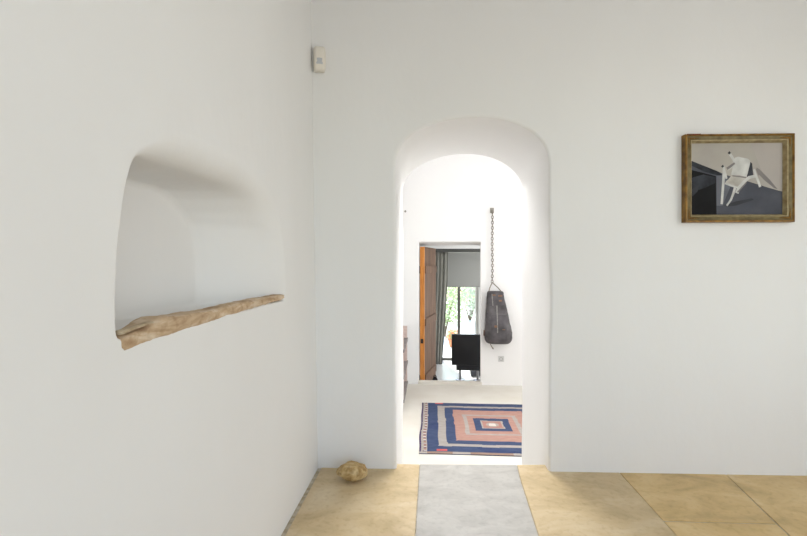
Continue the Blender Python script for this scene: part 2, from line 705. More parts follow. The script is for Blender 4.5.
# window behind the camera
win2 = bpy.data.objects.new('window_2', None)
win2.location = (1.45, -2.72, 0.75)
C.objects.link(win2)
struct(win2)
b = MB()
for a, c in (((0.1, -2.76, 0.75), (0.17, -2.68, 2.75)), ((2.73, -2.76, 0.75), (2.8, -2.68, 2.75)), ((0.1, -2.76, 2.68), (2.8, -2.68, 2.75)),
             ((0.1, -2.76, 0.75), (2.8, -2.68, 0.82)), ((1.42, -2.76, 0.75), (1.48, -2.68, 2.75))):
    b.box(a, c)
par(b.build('frame', M['winlt']), win2)
b = MB()
b.box((0.15, -2.725, 0.8), (2.75, -2.719, 2.7))
par(b.build('glass_pane', M['glass']), win2)


# ------------------------------------------------------------------ the old timber door leaf standing open in the far doorway
M['pine'] = mat('orange_pine', lin(214, 142, 62), 0.55, var=lin(168, 96, 34), scale=5, detail=8, stretch=(14, 14, 0.9), lo=0.42, hi=0.72,
                bump=0.1, bscale=14)
M['oldwood'] = mat('weathered_brown_wood', lin(132, 102, 80), 0.75, var=lin(98, 76, 62), scale=4, detail=8, stretch=(10, 10, 0.7),
                   lo=0.35, hi=0.7, bump=0.2, bscale=10)
M['iron'] = mat('dark_iron', (0.03, 0.028, 0.026, 1), 0.55, metal=0.6)
ang = math.atan2(0.165, 0.75)
door = bpy.data.objects.new('door_1', None)
door.location = (-0.080, 5.93, F2)
door.rotation_euler = (0, 0, -ang)
C.objects.link(door)
struct(door)
Wd, Hd = 0.76, 2.055
b = MB()
n = 5
for i in range(n):
    y0, y1 = 0.036 + (Wd - 0.036) * i / n, 0.036 + (Wd - 0.036) * (i + 1) / n
    b.box((-0.050, y0 + 0.0015, 0.03), (-0.006, y1 - 0.0015, Hd))
o = b.build('plank_panel', M['oldwood'], door, bevel=0.002)
b = MB()
b.box((-0.062, 0.0, 0.03), (-0.004, 0.036, Hd))
for kz in (0.38, 1.05, 1.32, 1.86):
    b.lathe([(0.010, -0.001), (0.010, 0.001)], (-0.03, -0.0, kz), 10, 1) if False else None
o = b.build('edge_stile', M['pine'], door, bevel=0.002)
o['label'] = 'orange pine edge of the door'
b = MB()
b.box((-0.050, -0.006, 0.775), (-0.016, 0.001, 0.835))
b.tube([(-0.033, -0.004, 0.805), (-0.033, -0.018, 0.805)], 0.007, 10)
o = b.build('lock_plate', M['iron'], door, bevel=0.002)
for zc in (0.30, 1.05, 1.75):
    b = MB()
    b.box((-0.008, 0.05, zc - 0.05), (0.012, Wd - 0.03, zc + 0.05))
    b.build('batten', M['oldwood'], door, bevel=0.004)
for zc in (0.30, 1.75):
    b = MB()
    b.tube([(-0.066, -0.002, zc - 0.05), (-0.066, -0.002, zc + 0.05)], 0.009, 10)
    b.build('hinge', M['iron'], door)


# ------------------------------------------------------------------ rough stone ledge along the niche
M['ledge'] = stone_mat('rough_brown_ledge', lin(160, 130, 98), lin(198, 172, 140), lin(226, 212, 190), rough=0.9, scale=9, fleck=(0.78, 0.72, 0.66, 1), stretch=(2.5, 0.8, 3.5))


def ledge():
    b = MB()
    NY, y0, y1 = 150, 0.952, 2.088
    top = [(0.952, 1.064), (0.975, 1.066), (1.0, 1.070), (1.03, 1.073), (1.07, 1.084), (1.11, 1.092), (1.16, 1.088), (1.305, 1.084),
           (1.42, 1.082), (1.588, 1.087), (1.8, 1.086), (2.0, 1.085), (2.088, 1.084)]
    bot = [(0.952, 1.028), (0.98, 1.026), (1.046, 1.034), (1.15, 1.035), (1.305, 1.041), (1.588, 1.050), (1.8, 1.055), (2.02, 1.058), (2.088, 1.066)]

    def ip(t, x):
        for (a, u), (c, v) in zip(t, t[1:]):
            if a <= x <= c:
                return u + (v - u) * (x - a) / (c - a)
        return t[-1][1]
    seg = 18
    vs, fs = [], []
    for i in range(NY):
        y = y0 + (y1 - y0) * i / (NY - 1)
        zt, zb = ip(top, y), ip(bot, y)
        zb += 0.004 * nz(y * 15, 3.1)
        zt += 0.0015 * nz(y * 20, 7.7)
        h = (zt - zb) / 2
        zc = (zt + zb) / 2
        depth = 0.060 + 0.020 * nz(y * 7, 1.3)
        prot = 0.007 + 0.003 * nz(y * 9, 5.5)
        xf = -0.676 - 0.015 * zc
        xc = xf + (prot - depth) / 2
        hw = (prot + depth) / 2
        e = min(1.0, 0.55 + min(i, NY - 1 - i) * 0.15)
        for k in range(seg):
            a = 2 * PI * k / seg
            ca, sa = math.cos(a), math.sin(a)
            px = math.copysign(abs(ca) ** 0.55, ca) * hw * e
            pz = math.copysign(abs(sa) ** 0.55, sa) * h * e
            d = 0.0022 * nz(y * 26, ca * 2.5, sa * 2.5) + 0.0013 * nz(y * 70, ca * 5.0, sa * 5.0)
            vs.append((xc + px + ca * d * 1.6, y, zc + pz + sa * d))
    for i in range(NY - 1):
        for k in range(seg):
            fs.append((i * seg + k, i * seg + (k + 1) % seg, (i + 1) * seg + (k + 1) % seg, (i + 1) * seg + k))
    fs.append(tuple(range(seg)))
    fs.append(tuple((NY - 1) * seg + k for k in range(seg)))
    b.add(vs, fs)
    o = b.build('niche_ledge', M['ledge'], smooth=True, autosmooth=50)
    tag(o, 'rough brown stone ledge along the bottom edge of the wall niche', 'ledge')
    # pale splinter lying over a dark crack at the near end
    b = MB()
    vs, fs = [], []
    ns = 24
    for i in range(ns):
        t = i / (ns - 1)
        y = 0.956 + 0.105 * t
        hh = 0.006 * (1 - 0.6 * t) + 0.001 * nz(y * 60, 1)
        zc = 1.074 + 0.009 * t
        for k in range(8):
            a = 2 * PI * k / 8
            vs.append((-0.695 + 0.006 + math.cos(a) * 0.012, y, zc + math.sin(a) * hh))
    for i in range(ns - 1):
        for k in range(8):
            fs.append((i * 8 + k, i * 8 + (k + 1) % 8, (i + 1) * 8 + (k + 1) % 8, (i + 1) * 8 + k))
    fs.append(tuple(range(8)))
    fs.append(tuple((ns - 1) * 8 + k for k in range(8)))
    b.add(vs, fs)
    sp = b.build('splinter', mat('pale_split_stone', lin(196, 178, 150), 0.9, var=lin(160, 138, 108), scale=40, bump=0.3), o, smooth=True)
    sp['label'] = 'paler split sliver'
    return o


ledge()


# ------------------------------------------------------------------ loose stone on the floor
def rock():
    bm = bmesh.new()
    bmesh.ops.create_icosphere(bm, subdivisions=5, radius=1.0)
    rnd = random.Random(11)
    planes = [Vector((rnd.gauss(0, 1), rnd.gauss(0, 1), rnd.gauss(0, 1))).normalized() for _ in range(26)]
    offs = [rnd.uniform(0.80, 0.98) for _ in planes]
    for v in bm.verts:
        d = v.co.normalized()
        r = 1.0
        for p, q in zip(planes, offs):
            c = d.dot(p)
            if c > 0.05:
                r = min(r, q / c)
        r *= 1 + 0.07 * noise.noise(d * 2.4 + Vector((3, 1, 7))) + 0.035 * noise.noise(d * 7) + 0.015 * noise.noise(d * 18)
        v.co = Vector((d.x * r * 0.093, d.y * r * 0.064, d.z * r * 0.050))
        if v.co.x < 0:
            v.co.z += 0.006 * (v.co.x / 0.09) ** 2
    mz = min(v.co.z for v in bm.verts)
    for v in bm.verts:
        v.co.z -= mz
    for f in bm.faces:
        f.smooth = True
    me = bpy.data.meshes.new('stone')
    bm.to_mesh(me)
    bm.free()
    me.materials.append(stone_mat('ochre_fieldstone', lin(150, 120, 74), lin(186, 158, 108), lin(210, 190, 150), rough=0.95, scale=22,
                                  fleck=(0.62, 0.56, 0.46, 1)))
    o = bpy.data.objects.new('stone', me)
    o.location = (-0.442, 2.520, 0.0005)
    o.rotation_euler = (0, 0, R(10))
    C.objects.link(o)
    tag(o, 'rough ochre stone lying on the floor against the back wall', 'stone')


rock()


# ------------------------------------------------------------------ gilt framed picture
def picture():
    x0, x1, z0, z1 = 1.464, 2.076, 1.466, 1.974
    xm = (x0 + x1) / 2
    root = thing('framed_picture', 'gilt-framed dark picture of a tipped white chair on the back wall', 'picture',
                 (xm, yb(xm) - 0.001, z0), math.atan(SK))
    gold = mat('worn_gilt', lin(150, 112, 48), 0.45, metal=0.35, var=lin(104, 74, 30), scale=22, bump=0.3, bscale=70, bdist=0.002)
    olive = mat('olive_gilt', lin(122, 108, 70), 0.55, metal=0.2, var=lin(92, 80, 46), scale=26, bump=0.35, bscale=80, bdist=0.002)
    fil = mat('pale_gilt_fillet', lin(176, 160, 122), 0.5, metal=0.2, var=lin(140, 122, 84), scale=30, bump=0.2, bscale=80, bdist=0.002)
    red = mat('red_bole', lin(120, 36, 24), 0.7, var=lin(92, 56, 26), scale=30)
    W, H = x1 - x0, z1 - z0
    # mitred profile: (inset, height above wall, material of the band that follows)
    prof = [(0.000, 0.000, 0), (0.000, 0.036, 0), (0.003, 0.042, 0), (0.009, 0.043, 0), (0.013, 0.037, 1), (0.018, 0.0355, 1), (0.030, 0.033, 1),
            (0.033, 0.035, 2), (0.038, 0.033, 2), (0.044, 0.016, 2), (0.047, 0.010, 2)]
    b = MB()
    loops = []
    for ins, h, _ in prof:
        loops.append([(-W / 2 + ins, -h, ins), (W / 2 - ins, -h, ins), (W / 2 - ins, -h, H - ins), (-W / 2 + ins, -h, H - ins)])
    vs = [p for l in loops for p in l]
    for i in range(len(prof) - 1):
        for k in range(4):
            b.add([vs[i * 4 + k], vs[i * 4 + (k + 1) % 4], vs[(i + 1) * 4 + (k + 1) % 4], vs[(i + 1) * 4 + k]], [(0, 1, 2, 3)], prof[i][2])
    b.build('frame', [gold, olive, fil], root)
    # gesso ornaments in the corners
    rnd = random.Random(3)
    for sx in (-1, 1):
        for sz in (0, 1):
            b = MB()
            cx = sx * (W / 2 - 0.023)
            cz = 0.024 if sz == 0 else H - 0.024
            for j in range(7):
                t = j * 0.009
                for (ax, az) in ((1, 0), (0, 1)):
                    px = cx - sx * t * ax
                    pz = cz + (t if sz == 0 else -t) * az
                    r = 0.0075 - 0.0007 * j
                    ring = []
                    seg = 8
                    vs, fs = [], []
                    for lv in range(4):
                        ph = lv / 3 * PI / 2
                        for k in range(seg):
                            a = 2 * PI * k / seg
                            vs.append((px + r * math.cos(ph) * math.cos(a), -0.0330 - 0.006 * math.sin(ph), pz + r * math.cos(ph) * math.sin(a)))
                    for lv in range(3):
                        for k in range(seg):
                            fs.append((lv * seg + k, lv * seg + (k + 1) % seg, (lv + 1) * seg + (k + 1) % seg, (lv + 1) * seg + k))
                    b.add(vs, fs)
            b.build('corner_ornament', gold, root, smooth=True)
    b = MB()
    b.box((-W / 2 + 0.008, -0.0436, H - 0.0065), (-W / 2 + 0.085, -0.036, H + 0.0004))
    o = b.build('bare_patch', red, root, bevel=0.001)
    o['label'] = 'red worn patch at the top left of the frame'
    # the picture itself
    X0, X1, Z0, Z1 = -W / 2 + 0.046, W / 2 - 0.046, 0.046, H - 0.046

    cols = {
        'wall': (lin(186, 182, 170), lin(160, 153, 148), 2.2), 'wall2': (lin(168, 161, 156), lin(178, 171, 164), 3.0),
        'floor': (lin(86, 88, 96), lin(68, 70, 78), 5.0), 'block': (lin(62, 65, 72), lin(34, 36, 41), 12.0),
        'black': (lin(12, 12, 13), lin(22, 22, 24), 7.0), 'white': (lin(214, 214, 210), lin(182, 182, 178), 14.0),
        'seat': (lin(196, 192, 184), lin(166, 160, 152), 16.0), 'shade': (lin(122, 118, 118), lin(136, 131, 128), 8.0),
        'dark': (lin(52, 53, 58), lin(66, 67, 73), 10.0), 'pale': (lin(112, 114, 122), lin(96, 98, 106), 6.0)}
    order = list(cols)
    ms = [mat('print_' + k, v[0], 0.7, spec=0.2, var=v[1], scale=v[2], bump=0.0) for k, v in cols.items()]
    b = MB()
    lay = [0]

    def pt(q, d):
        nx, ny = (q[0] - 22) / 623.0, (q[1] - 25) / 475.0
        nx, ny = max(0, min(1, nx)), max(0, min(1, ny))
        return (X0 + (X1 - X0) * nx, -0.0085 - d, Z1 - (Z1 - Z0) * ny)

    def poly(pts, key):
        lay[0] += 1
        d = lay[0] * 0.00006
        b.add([pt(p, d) for p in pts], [tuple(range(len(pts)))], order.index(key))

    def stick(pts, r0, r1, key):
        L, Rr = [], []
        n = len(pts)
        for i, p in enumerate(pts):
            a, c = pts[max(0, i - 1)], pts[min(n - 1, i + 1)]
            t = Vector((c[0] - a[0], c[1] - a[1])).normalized()
            r = r0 + (r1 - r0) * i / (n - 1)
            L.append((p[0] - t.y * r, p[1] + t.x * r))
            Rr.append((p[0] + t.y * r, p[1] - t.x * r))
        lay[0] += 1
        d = lay[0] * 0.00006
        for i in range(n - 1):
            b.add([pt(L[i], d), pt(L[i + 1], d), pt(Rr[i + 1], d), pt(Rr[i], d)], [(0, 1, 2, 3)], order.index(key))
    poly([(22, 25), (645, 25), (645, 500), (22, 500)], 'wall')
    poly([(430, 25), (645, 25), (645, 345), (560, 318), (500, 200)], 'wall2')
    poly([(22, 138), (90, 165), (200, 208), (260, 235), (420, 282), (530, 316), (620, 342), (645, 348), (645, 500), (22, 500)], 'floor')
    poly([(22, 138), (90, 165), (200, 208), (235, 232), (232, 246), (120, 215), (22, 170)], 'block')
    poly([(200, 240), (240, 238), (300, 300), (240, 440), (200, 440)], 'pale')
    poly([(22, 200), (195, 244), (200, 500), (22, 500)], 'black')
    poly([(26, 255), (110, 232), (192, 250), (190, 290), (120, 322), (60, 340), (26, 330)], 'block')
    poly([(30, 330), (80, 300), (70, 345), (34, 380)], 'dark')
    # cast shadow of the chair on wall and floor
    poly([(470, 188), (490, 200), (560, 270), (612, 332), (590, 326), (520, 270), (474, 222)], 'shade')
    poly([(250, 436), (330, 412), (440, 392), (452, 402), (330, 440), (270, 446)], 'dark')
    # the chair
    poly([(405, 245), (425, 150), (440, 160), (448, 238), (415, 262)], 'dark')
    poly([(325, 122), (345, 116), (410, 130), (428, 142), (426, 165), (408, 235), (402, 250), (350, 245), (298, 236), (308, 190)], 'white')
    poly([(300, 240), (352, 238), (402, 252), (372, 300), (345, 326), (300, 312), (254, 296), (262, 280), (282, 262)], 'seat')
    poly([(308, 238), (402, 250), (398, 258), (306, 246)], 'shade')
    stick([(286, 88), (292, 100), (304, 118), (318, 140), (318, 160), (300, 180), (272, 198)], 9, 10, 'white')
    stick([(322, 158), (296, 178), (270, 196)], 7, 9, 'shade')
    stick([(280, 85), (292, 96)], 9, 8, 'dark')
    stick([(240, 172), (248, 188), (262, 240), (266, 262)], 8, 7, 'white')
    stick([(250, 190), (244, 300), (234, 430)], 9, 8, 'white')
    stick([(236, 174), (246, 184)], 9, 7, 'dark')
    stick([(326, 318), (312, 362), (296, 402), (268, 440)], 9, 6, 'white')
    stick([(336, 358), (352, 320), (386, 282), (420, 254), (458, 246), (470, 250)], 12, 9, 'white')
    stick([(342, 352), (374, 316), (400, 288)], 5, 4, 'shade')
    stick([(452, 200), (464, 238), (482, 282), (494, 318)], 8, 8, 'white')
    stick([(470, 196), (486, 240)], 7, 4, 'shade')
    stick([(256, 292), (300, 308), (344, 322)], 6, 6, 'white')
    b.build('print', ms, root)
    b = MB()
    b.box((-W / 2 + 0.03, -0.008, 0.03), (W / 2 - 0.03, 0.0, H - 0.03))
    b.build('backing_board', mat('brown_backing', lin(96, 78, 56), 0.9), root)


picture()


# ------------------------------------------------------------------ motion sensor in the corner
def sensor():
    off = mat('off_white_plastic', lin(230, 224, 212), 0.4)
    lens = mat('grey_lens', lin(178, 181, 186), 0.3, var=lin(196, 198, 200), scale=1, stretch=(1, 1, 90))
    x = -0.666
    root = thing('motion_sensor', 'small off-white motion sensor high in the corner beside the arch wall', 'sensor', (x, yb(x) - 0.003, 2.375), R(14))
    # body: rounded front, tapering to the bottom
    b = MB()
    secs = [(0.000, 0.020, 0.022), (0.006, 0.029, 0.034), (0.020, 0.032, 0.040), (0.06, 0.033, 0.042), (0.10, 0.033, 0.040), (0.138, 0.032, 0.034),
            (0.146, 0.029, 0.028), (0.149, 0.022, 0.02)]
    seg = 16
    secs = [(z, hw * 1.1, dp * 1.0) for z, hw, dp in secs]
    vs, fs = [], []
    for z, hw, dp in secs:
        for k in range(seg + 1):
            a = PI * k / seg
            ca, sa = math.cos(a), math.sin(a)
            vs.append((math.copysign(abs(ca) ** 0.5, ca) * hw, -abs(sa) ** 0.6 * dp, z))
    n = seg + 1
    for i in range(len(secs) - 1):
        for k in range(seg):
            fs.append((i * n + k, i * n + k + 1, (i + 1) * n + k + 1, (i + 1) * n + k))
        fs.append((i * n + seg, i * n, (i + 1) * n, (i + 1) * n + seg))
    fs.append(tuple(range(n)))
    fs.append(tuple((len(secs) - 1) * n + k for k in range(n)))
    b.add(vs, fs)
    b.build('housing', off, root, smooth=True, autosmooth=50)
    b = MB()
    vs, fs = [], []
    for i, z in enumerate((0.036, 0.045, 0.054, 0.064, 0.072)):
        for k in range(9):
            t = -0.022 + 0.044 * k / 8
            a = math.acos(max(-1, min(1, t / 0.0363)))
            vs.append((t, -(abs(math.sin(a)) ** 0.6) * 0.0423 - (0.0018 if i % 2 else 0.001), z))
    for i in range(4):
        for k in range(8):
            fs.append((i * 9 + k, i * 9 + k + 1, (i + 1) * 9 + k + 1, (i + 1) * 9 + k))
    b.add(vs, fs)
    b.build('lens', lens, root, smooth=True)
    b = MB()
    b.box((-0.028, -0.012, 0.01), (0.028, 0.006, 0.14))
    b.build('bracket', off, root, bevel=0.002)


sensor()


# ------------------------------------------------------------------ kilim
def kilim():
    x0, x1, y0, y1 = -0.094, 1.285, 3.672, 5.012
    cx, cy = 0.592, 4.368
    pal = {'navy': lin(58, 70, 100), 'navy2': lin(50, 62, 96), 'pink': lin(164, 128, 117), 'beige': lin(156, 149, 143), 'purple': lin(62, 44, 84),
           'brown': lin(138, 116, 104), 'cream': lin(200, 192, 184), 'red': lin(186, 88, 86), 'rose': lin(160, 118, 108)}
    names = list(pal)
    ms = []
    for k in names:
        c = pal[k]
        ms.append(mat('kilim_' + k, c, 0.95, spec=0.1, var=(c[0] * 1.15 + .02, c[1] * 1.15 + .02, c[2] * 1.12 + .02, 1), scale=60, detail=3,
                      stretch=(0.25, 1.6, 1), bump=0.5, bscale=180, bdist=0.002))

    def pick(x, y):
        u, v = abs(x - cx), abs(y - cy)
        wv = 0.006 * nz(x * 9, y * 9, 4.0)
        u += wv
        v += 0.006 * nz(x * 9, y * 9, 9.0)
        if v > 0.655:
            return 'beige' if nz(x * 6, 2.0) > 0.05 else 'brown'
        if u > 0.610:
            if u > 0.672:
                return 'purple'
            if 0.628 < u < 0.652:
                q = (y * 14) % 1
                return 'purple' if q < 0.22 else ('cream' if q < 0.45 else 'brown' if q < 0.8 else 'rose')
            return 'beige' if u > 0.62 else 'navy2'
        if 0.455 < u < 0.54 and 0.605 < v < 0.645 and x < cx:
            return 'red'
        if u < 0.03 and v < 0.035:
            return 'cream'
        if u < 0.06 and v < 0.055:
            return 'beige' if (u + v) < 0.075 else 'pink'
        if u < 0.108 and v < 0.105:
            return 'beige' if max(u / 0.108, v / 0.105) > 0.86 else 'rose'
        if u < 0.172 and v < 0.170:
            return 'navy'
        if u < 0.230 and v < 0.240:
            return 'pink'
        if u < 0.268 and v < 0.272:
            return 'beige'
        if u < 0.362 and v < 0.412:
            return 'pink'
        if u < 0.445 and v < 0.492:
            return 'navy'
        if u < 0.520 and v < 0.542:
            return 'beige'
        return 'navy' if nz(y * 5, x * 3, 1.0) > -0.25 else 'navy2'
    NX, NY = 190, 188
    vs, fs, mi = [], [], []
    h = 0.007

    def pos(i, j):
        u, v = i / NX, j / NY
        x = x0 + (x1 - x0) * u
        y = y0 + (y1 - y0) * v
        y += 0.010 * nz(x * 2.2, 5.0) * (1 if v > 0.5 else 0.7)
        x += 0.012 * nz(y * 2.6, 8.0) * (1 - u)
        return x, y
    for j in range(NY + 1):
        for i in range(NX + 1):
            x, y = pos(i, j)
            z = F1 + h + 0.0015 * nz(x * 5, y * 5, 2.0)
            vs.append((x, y, z))
    for j in range(NY):
        for i in range(NX):
            a = j * (NX + 1) + i
            fs.append((a, a + 1, a + NX + 2, a + NX + 1))
            x = x0 + (x1 - x0) * (i + 0.5) / NX
            y = y0 + (y1 - y0) * (j + 0.5) / NY
            mi.append(names.index(pick(x, y)))
    edge = [j for j in range(NX + 1)] + [j * (NX + 1) + NX for j in range(1, NY + 1)] + [NY * (NX + 1) + i for i in range(NX - 1, -1, -1)] + \
           [j * (NX + 1) for j in range(NY - 1, 0, -1)]
    o = len(vs)
    for e in edge:
        vs.append((vs[e][0], vs[e][1], F1 + 0.0005))
    ne = len(edge)
    for k in range(ne):
        fs.append((edge[k], o + k, o + (k + 1) % ne, edge[(k + 1) % ne]))
        mi.append(names.index('navy2'))
    b = MB()
    b.v, b.f, b.m = vs, fs, mi
    o = b.build('kilim_rug', ms)
    tag(o, 'navy and pink geometric kilim rug on the pale floor beyond the arch', 'rug')


kilim()


# ------------------------------------------------------------------ hook, chain and hanging bag on the far wall
def bag():
    zinc = mat('dull_zinc', lin(150, 146, 138), 0.5, metal=0.6)
    rope = mat('grey_cord', lin(150, 140, 124), 0.9, var=lin(110, 100, 88), scale=60)
    leather = mat('worn_grey_leather', lin(100, 96, 98), 0.55, var=lin(54, 50, 52), scale=7, detail=8, bump=0.35, bscale=30, bdist=0.006)
    dark = mat('dark_grey_leather', lin(88, 84, 87), 0.55, var=lin(50, 47, 50), scale=8, bump=0.35, bscale=34, bdist=0.005)
    tan = mat('tan_leather', lin(128, 92, 66), 0.6, var=lin(104, 76, 56), scale=20)
    zipm = mat('pale_zip', lin(160, 158, 153), 0.5, metal=0.2, var=lin(112, 110, 108), scale=1, stretch=(1, 1, 160))
    hx, hz = 0.786, 1.910
    # hook
    h = thing('wall_hook', 'small metal hook at the top of the chain on the far wall', 'hook', (hx, YW, hz))
    b = MB()
    b.box((-0.024, -0.008, -0.03), (0.024, 0.001, 0.036))
    b.build('plate', zinc, h, bevel=0.002)
    b = MB()
    b.tube([(0, -0.004, 0.005), (0, -0.022, 0.002), (0, -0.038, -0.004), (0, -0.045, -0.002), (0, -0.048, 0.012)], 0.0055, 8)
    b.build('prong', zinc, h, smooth=True)
    # chain
    b = MB()
    zt, zb2 = hz - 0.002, 0.985
    nl = 27
    pit = (zt - zb2) / nl
    for i in range(nl):
        zc = zt - pit * (i + 0.5)
        hl, hw = pit * 0.64, 0.0125
        pts = []
        for k in range(12):
            a = 2 * PI * k / 12
            s, c = math.sin(a) * hl, math.cos(a) * hw
            sway = 0.002 * math.sin(i * 0.4)
            if i % 2 == 0:
                pts.append((hx + c + sway, YW - 0.037, zc + s))
            else:
                pts.append((hx + sway, YW - 0.037 + c, zc + s))
        b.tube(pts, 0.0046, 6, closed=True)
    o = b.build('chain', mat('grey_iron_chain', lin(150, 140, 130), 0.6, metal=0.2, var=lin(112, 102, 94), scale=30), smooth=True, loc=(hx, YW - 0.037, zb2))
    tag(o, 'long thin grey chain holding the leather bag on the far wall', 'chain')
    # bag
    root = thing('leather_backpack', 'worn grey leather backpack hanging by a chain on the far wall', 'bag', (0.850, YW, 0.222))
    secs = [  # z, centre x, half width, half depth
        (0.205, 0.868, 0.085, 0.055), (0.212, 0.867, 0.128, 0.080), (0.228, 0.866, 0.152, 0.094), (0.255, 0.866, 0.166, 0.102), (0.29, 0.868, 0.1715, 0.106),
        (0.35, 0.868, 0.170, 0.104), (0.43, 0.862, 0.160, 0.098), (0.52, 0.854, 0.147, 0.090), (0.62, 0.846, 0.133, 0.080), (0.72, 0.841, 0.119, 0.070),
        (0.80, 0.838, 0.107, 0.062), (0.845, 0.837, 0.101, 0.056), (0.860, 0.837, 0.094, 0.046), (0.866, 0.837, 0.08, 0.03)]
    # smooth subdivision of the sections
    def sec(z):
        for a, c in zip(secs, secs[1:]):
            if a[0] <= z <= c[0]:
                t = (z - a[0]) / (c[0] - a[0])
                return [a[i] + (c[i] - a[i]) * t for i in range(4)]
        return secs[-1]
    zs = [0.205, 0.208, 0.212, 0.22, 0.228, 0.24] + [0.255 + 0.0172 * i for i in range(35)] + [0.8475, 0.855, 0.860, 0.866]
    zs = sorted(set(zs))
    seg = 48

    def surf(z, a, extra=0.0):
        _, cx, hw, hd = sec(z)
        ca, sa = math.cos(a), math.sin(a)
        px = math.copysign(abs(ca) ** 0.72, ca) * hw
        py = math.copysign(abs(sa) ** 0.62, sa) * hd
        d = 0.007 * noise.noise(Vector((px * 9, py * 9, z * 7))) + 0.003 * noise.noise(Vector((px * 26, py * 26, z * 20))) + extra
        fy = YW - 0.014 - 0.105 + py + (0.105 - hd)
        return Vector((cx + px + ca * d - 0.868, min(-0.004, fy + sa * d - YW), z - 0.205))
    b = MB()
    vs, fs = [], []
    for z in zs:
        for k in range(seg):
            vs.append(surf(z, 2 * PI * k / seg))
    for i in range(len(zs) - 1):
        for k in range(seg):
            fs.append((i * seg + k, i * seg + (k + 1) % seg, (i + 1) * seg + (k + 1) % seg, (i + 1) * seg + k))
    fs.append(tuple(range(seg)))
    fs.append(tuple((len(zs) - 1) * seg + k for k in range(seg)))
    b.add(vs, fs)
    b.build('body', leather, root, smooth=True)

    def front(x, z, lift):
        """point on the front surface at world x, height z"""
        _, cx, hw, hd = sec(z)
        q = max(-0.995, min(0.995, (x - cx) / hw))
        ca = math.copysign(abs(q) ** (1 / 0.72), q)
        a = -math.acos(ca)
        return surf(z, a, lift)

    def patch(name, m, xa, xb, za, zb_, lift=0.006, nx=10, nz_=12, skewx=0.0):
        b = MB()
        vs, fs = [], []
        for lay, lf in ((0, lift), (1, -0.004)):
            for j in range(nz_ + 1):
                z = za + (zb_ - za) * j / nz_
                for i in range(nx + 1):
                    x = xa + (xb - xa) * i / nx + skewx * (j / nz_)
                    vs.append(front(x, z, lf))
        w_ = nx + 1
        tot = w_ * (nz_ + 1)
        for j in range(nz_):
            for i in range(nx):
                a = j * w_ + i
                fs.append((a, a + 1, a + w_ + 1, a + w_))
        ed = [i for i in range(w_)] + [j * w_ + nx for j in range(1, nz_ + 1)] + [nz_ * w_ + i for i in range(nx - 1, -1, -1)] + \
             [j * w_ for j in range(nz_ - 1, 0, -1)]
        for k in range(len(ed)):
            p, q = ed[k], ed[(k + 1) % len(ed)]
            fs.append((p, q, q + tot, p + tot))
        b.add(vs, fs)
        return b.build(name, m, root, smooth=True, autosmooth=60)
    patch('flap', dark, 0.752, 0.928, 0.70, 0.852, 0.008)
    patch('pocket', dark, 0.770, 0.955, 0.255, 0.58, 0.010)
    z_ = patch('zip', zipm, 0.838, 0.849, 0.36, 0.69, 0.014, 3, 26)
    z_['label'] = 'pale zip down the middle'
    patch('edge_piping', zipm, 0.792, 0.800, 0.69, 0.835, 0.011, 2, 12, -0.006)
    for (xa, xb, za, zb_) in ((0.862, 0.905, 0.80, 0.822), (0.868, 0.900, 0.742, 0.762), (0.795, 0.830, 0.812, 0.828), (0.808, 0.842, 0.425, 0.450),
                              (0.900, 0.930, 0.395, 0.405)):
        s_ = patch('strap_tab', tan, xa, xb, za, zb_, 0.016, 4, 3)
        s_['label'] = 'small tan strap tab'
    b = MB()
    b.box((-0.182, -0.125, 0.10), (-0.160, -0.095, 0.17))
    t_ = b.build('side_tab', tan, root, bevel=0.005)
    t_['label'] = 'tan tab on the side'
    b = MB()
    top = Vector((hx - 0.850, -0.037, 0.99 - 0.222))
    cl = []
    lx, rx, zt = 0.752 - 0.868, 0.918 - 0.868, 0.852 - 0.205
    for i in range(9):
        t = i / 8
        cl.append(Vector((lx, -0.085, zt)).lerp(top, t) + Vector((-0.006 * math.sin(PI * t), 0, 0)))
    for i in range(1, 9):
        t = i / 8
        cl.append(top.lerp(Vector((rx, -0.085, zt)), t) + Vector((0.006 * math.sin(PI * t), 0, 0)))
    b.tube(cl, 0.006, 8)
    b.build('carry_cord', rope, root, smooth=True)
    b = MB()
    b.tube([(-0.085, -0.12, 0.03), (-0.098, -0.122, -0.005), (-0.085, -0.12, -0.03), (-0.068, -0.118, -0.055), (-0.062, -0.118, -0.066)],
           [0.005, 0.005, 0.006, 0.008, 0.006], 8)
    b.build('dangling_cord', rope, root, smooth=True)
    # socket on the wall below
    pl = mat('white_switch_plastic', lin(206, 206, 204), 0.4)
    so_ = thing('wall_socket', 'small white wall socket low on the far wall under the bag', 'socket', (0.902, YW, 0.010))
    b = MB()
    b.box((-0.036, -0.008, -0.036), (0.036, 0.002, 0.036))
    b.build('plate', pl, so_, bevel=0.002)
    b = MB()
    b.lathe([(0.022, 0.0), (0.022, 0.004), (0.017, 0.004), (0.016, -0.002)], (0, 0, 0), 20)
    q = b.build('inset', mat('grey_socket', lin(150, 150, 148), 0.5), so_, smooth=True, autosmooth=40)
    q.rotation_euler = (R(90), 0, 0)
    q.location = (0, -0.0075, 0)
    # nail near the left corner
    n_ = MB()
    n_.tube([(-0.325, YW + 0.004, 1.90), (-0.325, YW - 0.03, 1.906)], 0.006, 8)
    n_.tube([(-0.325, YW - 0.029, 1.906), (-0.325, YW - 0.034, 1.907)], 0.014, 10)
    o = n_.build('nail', zinc, loc=(-0.325, YW, 1.90))
    tag(o, 'small nail high on the far wall near its left corner', 'nail')


bag()


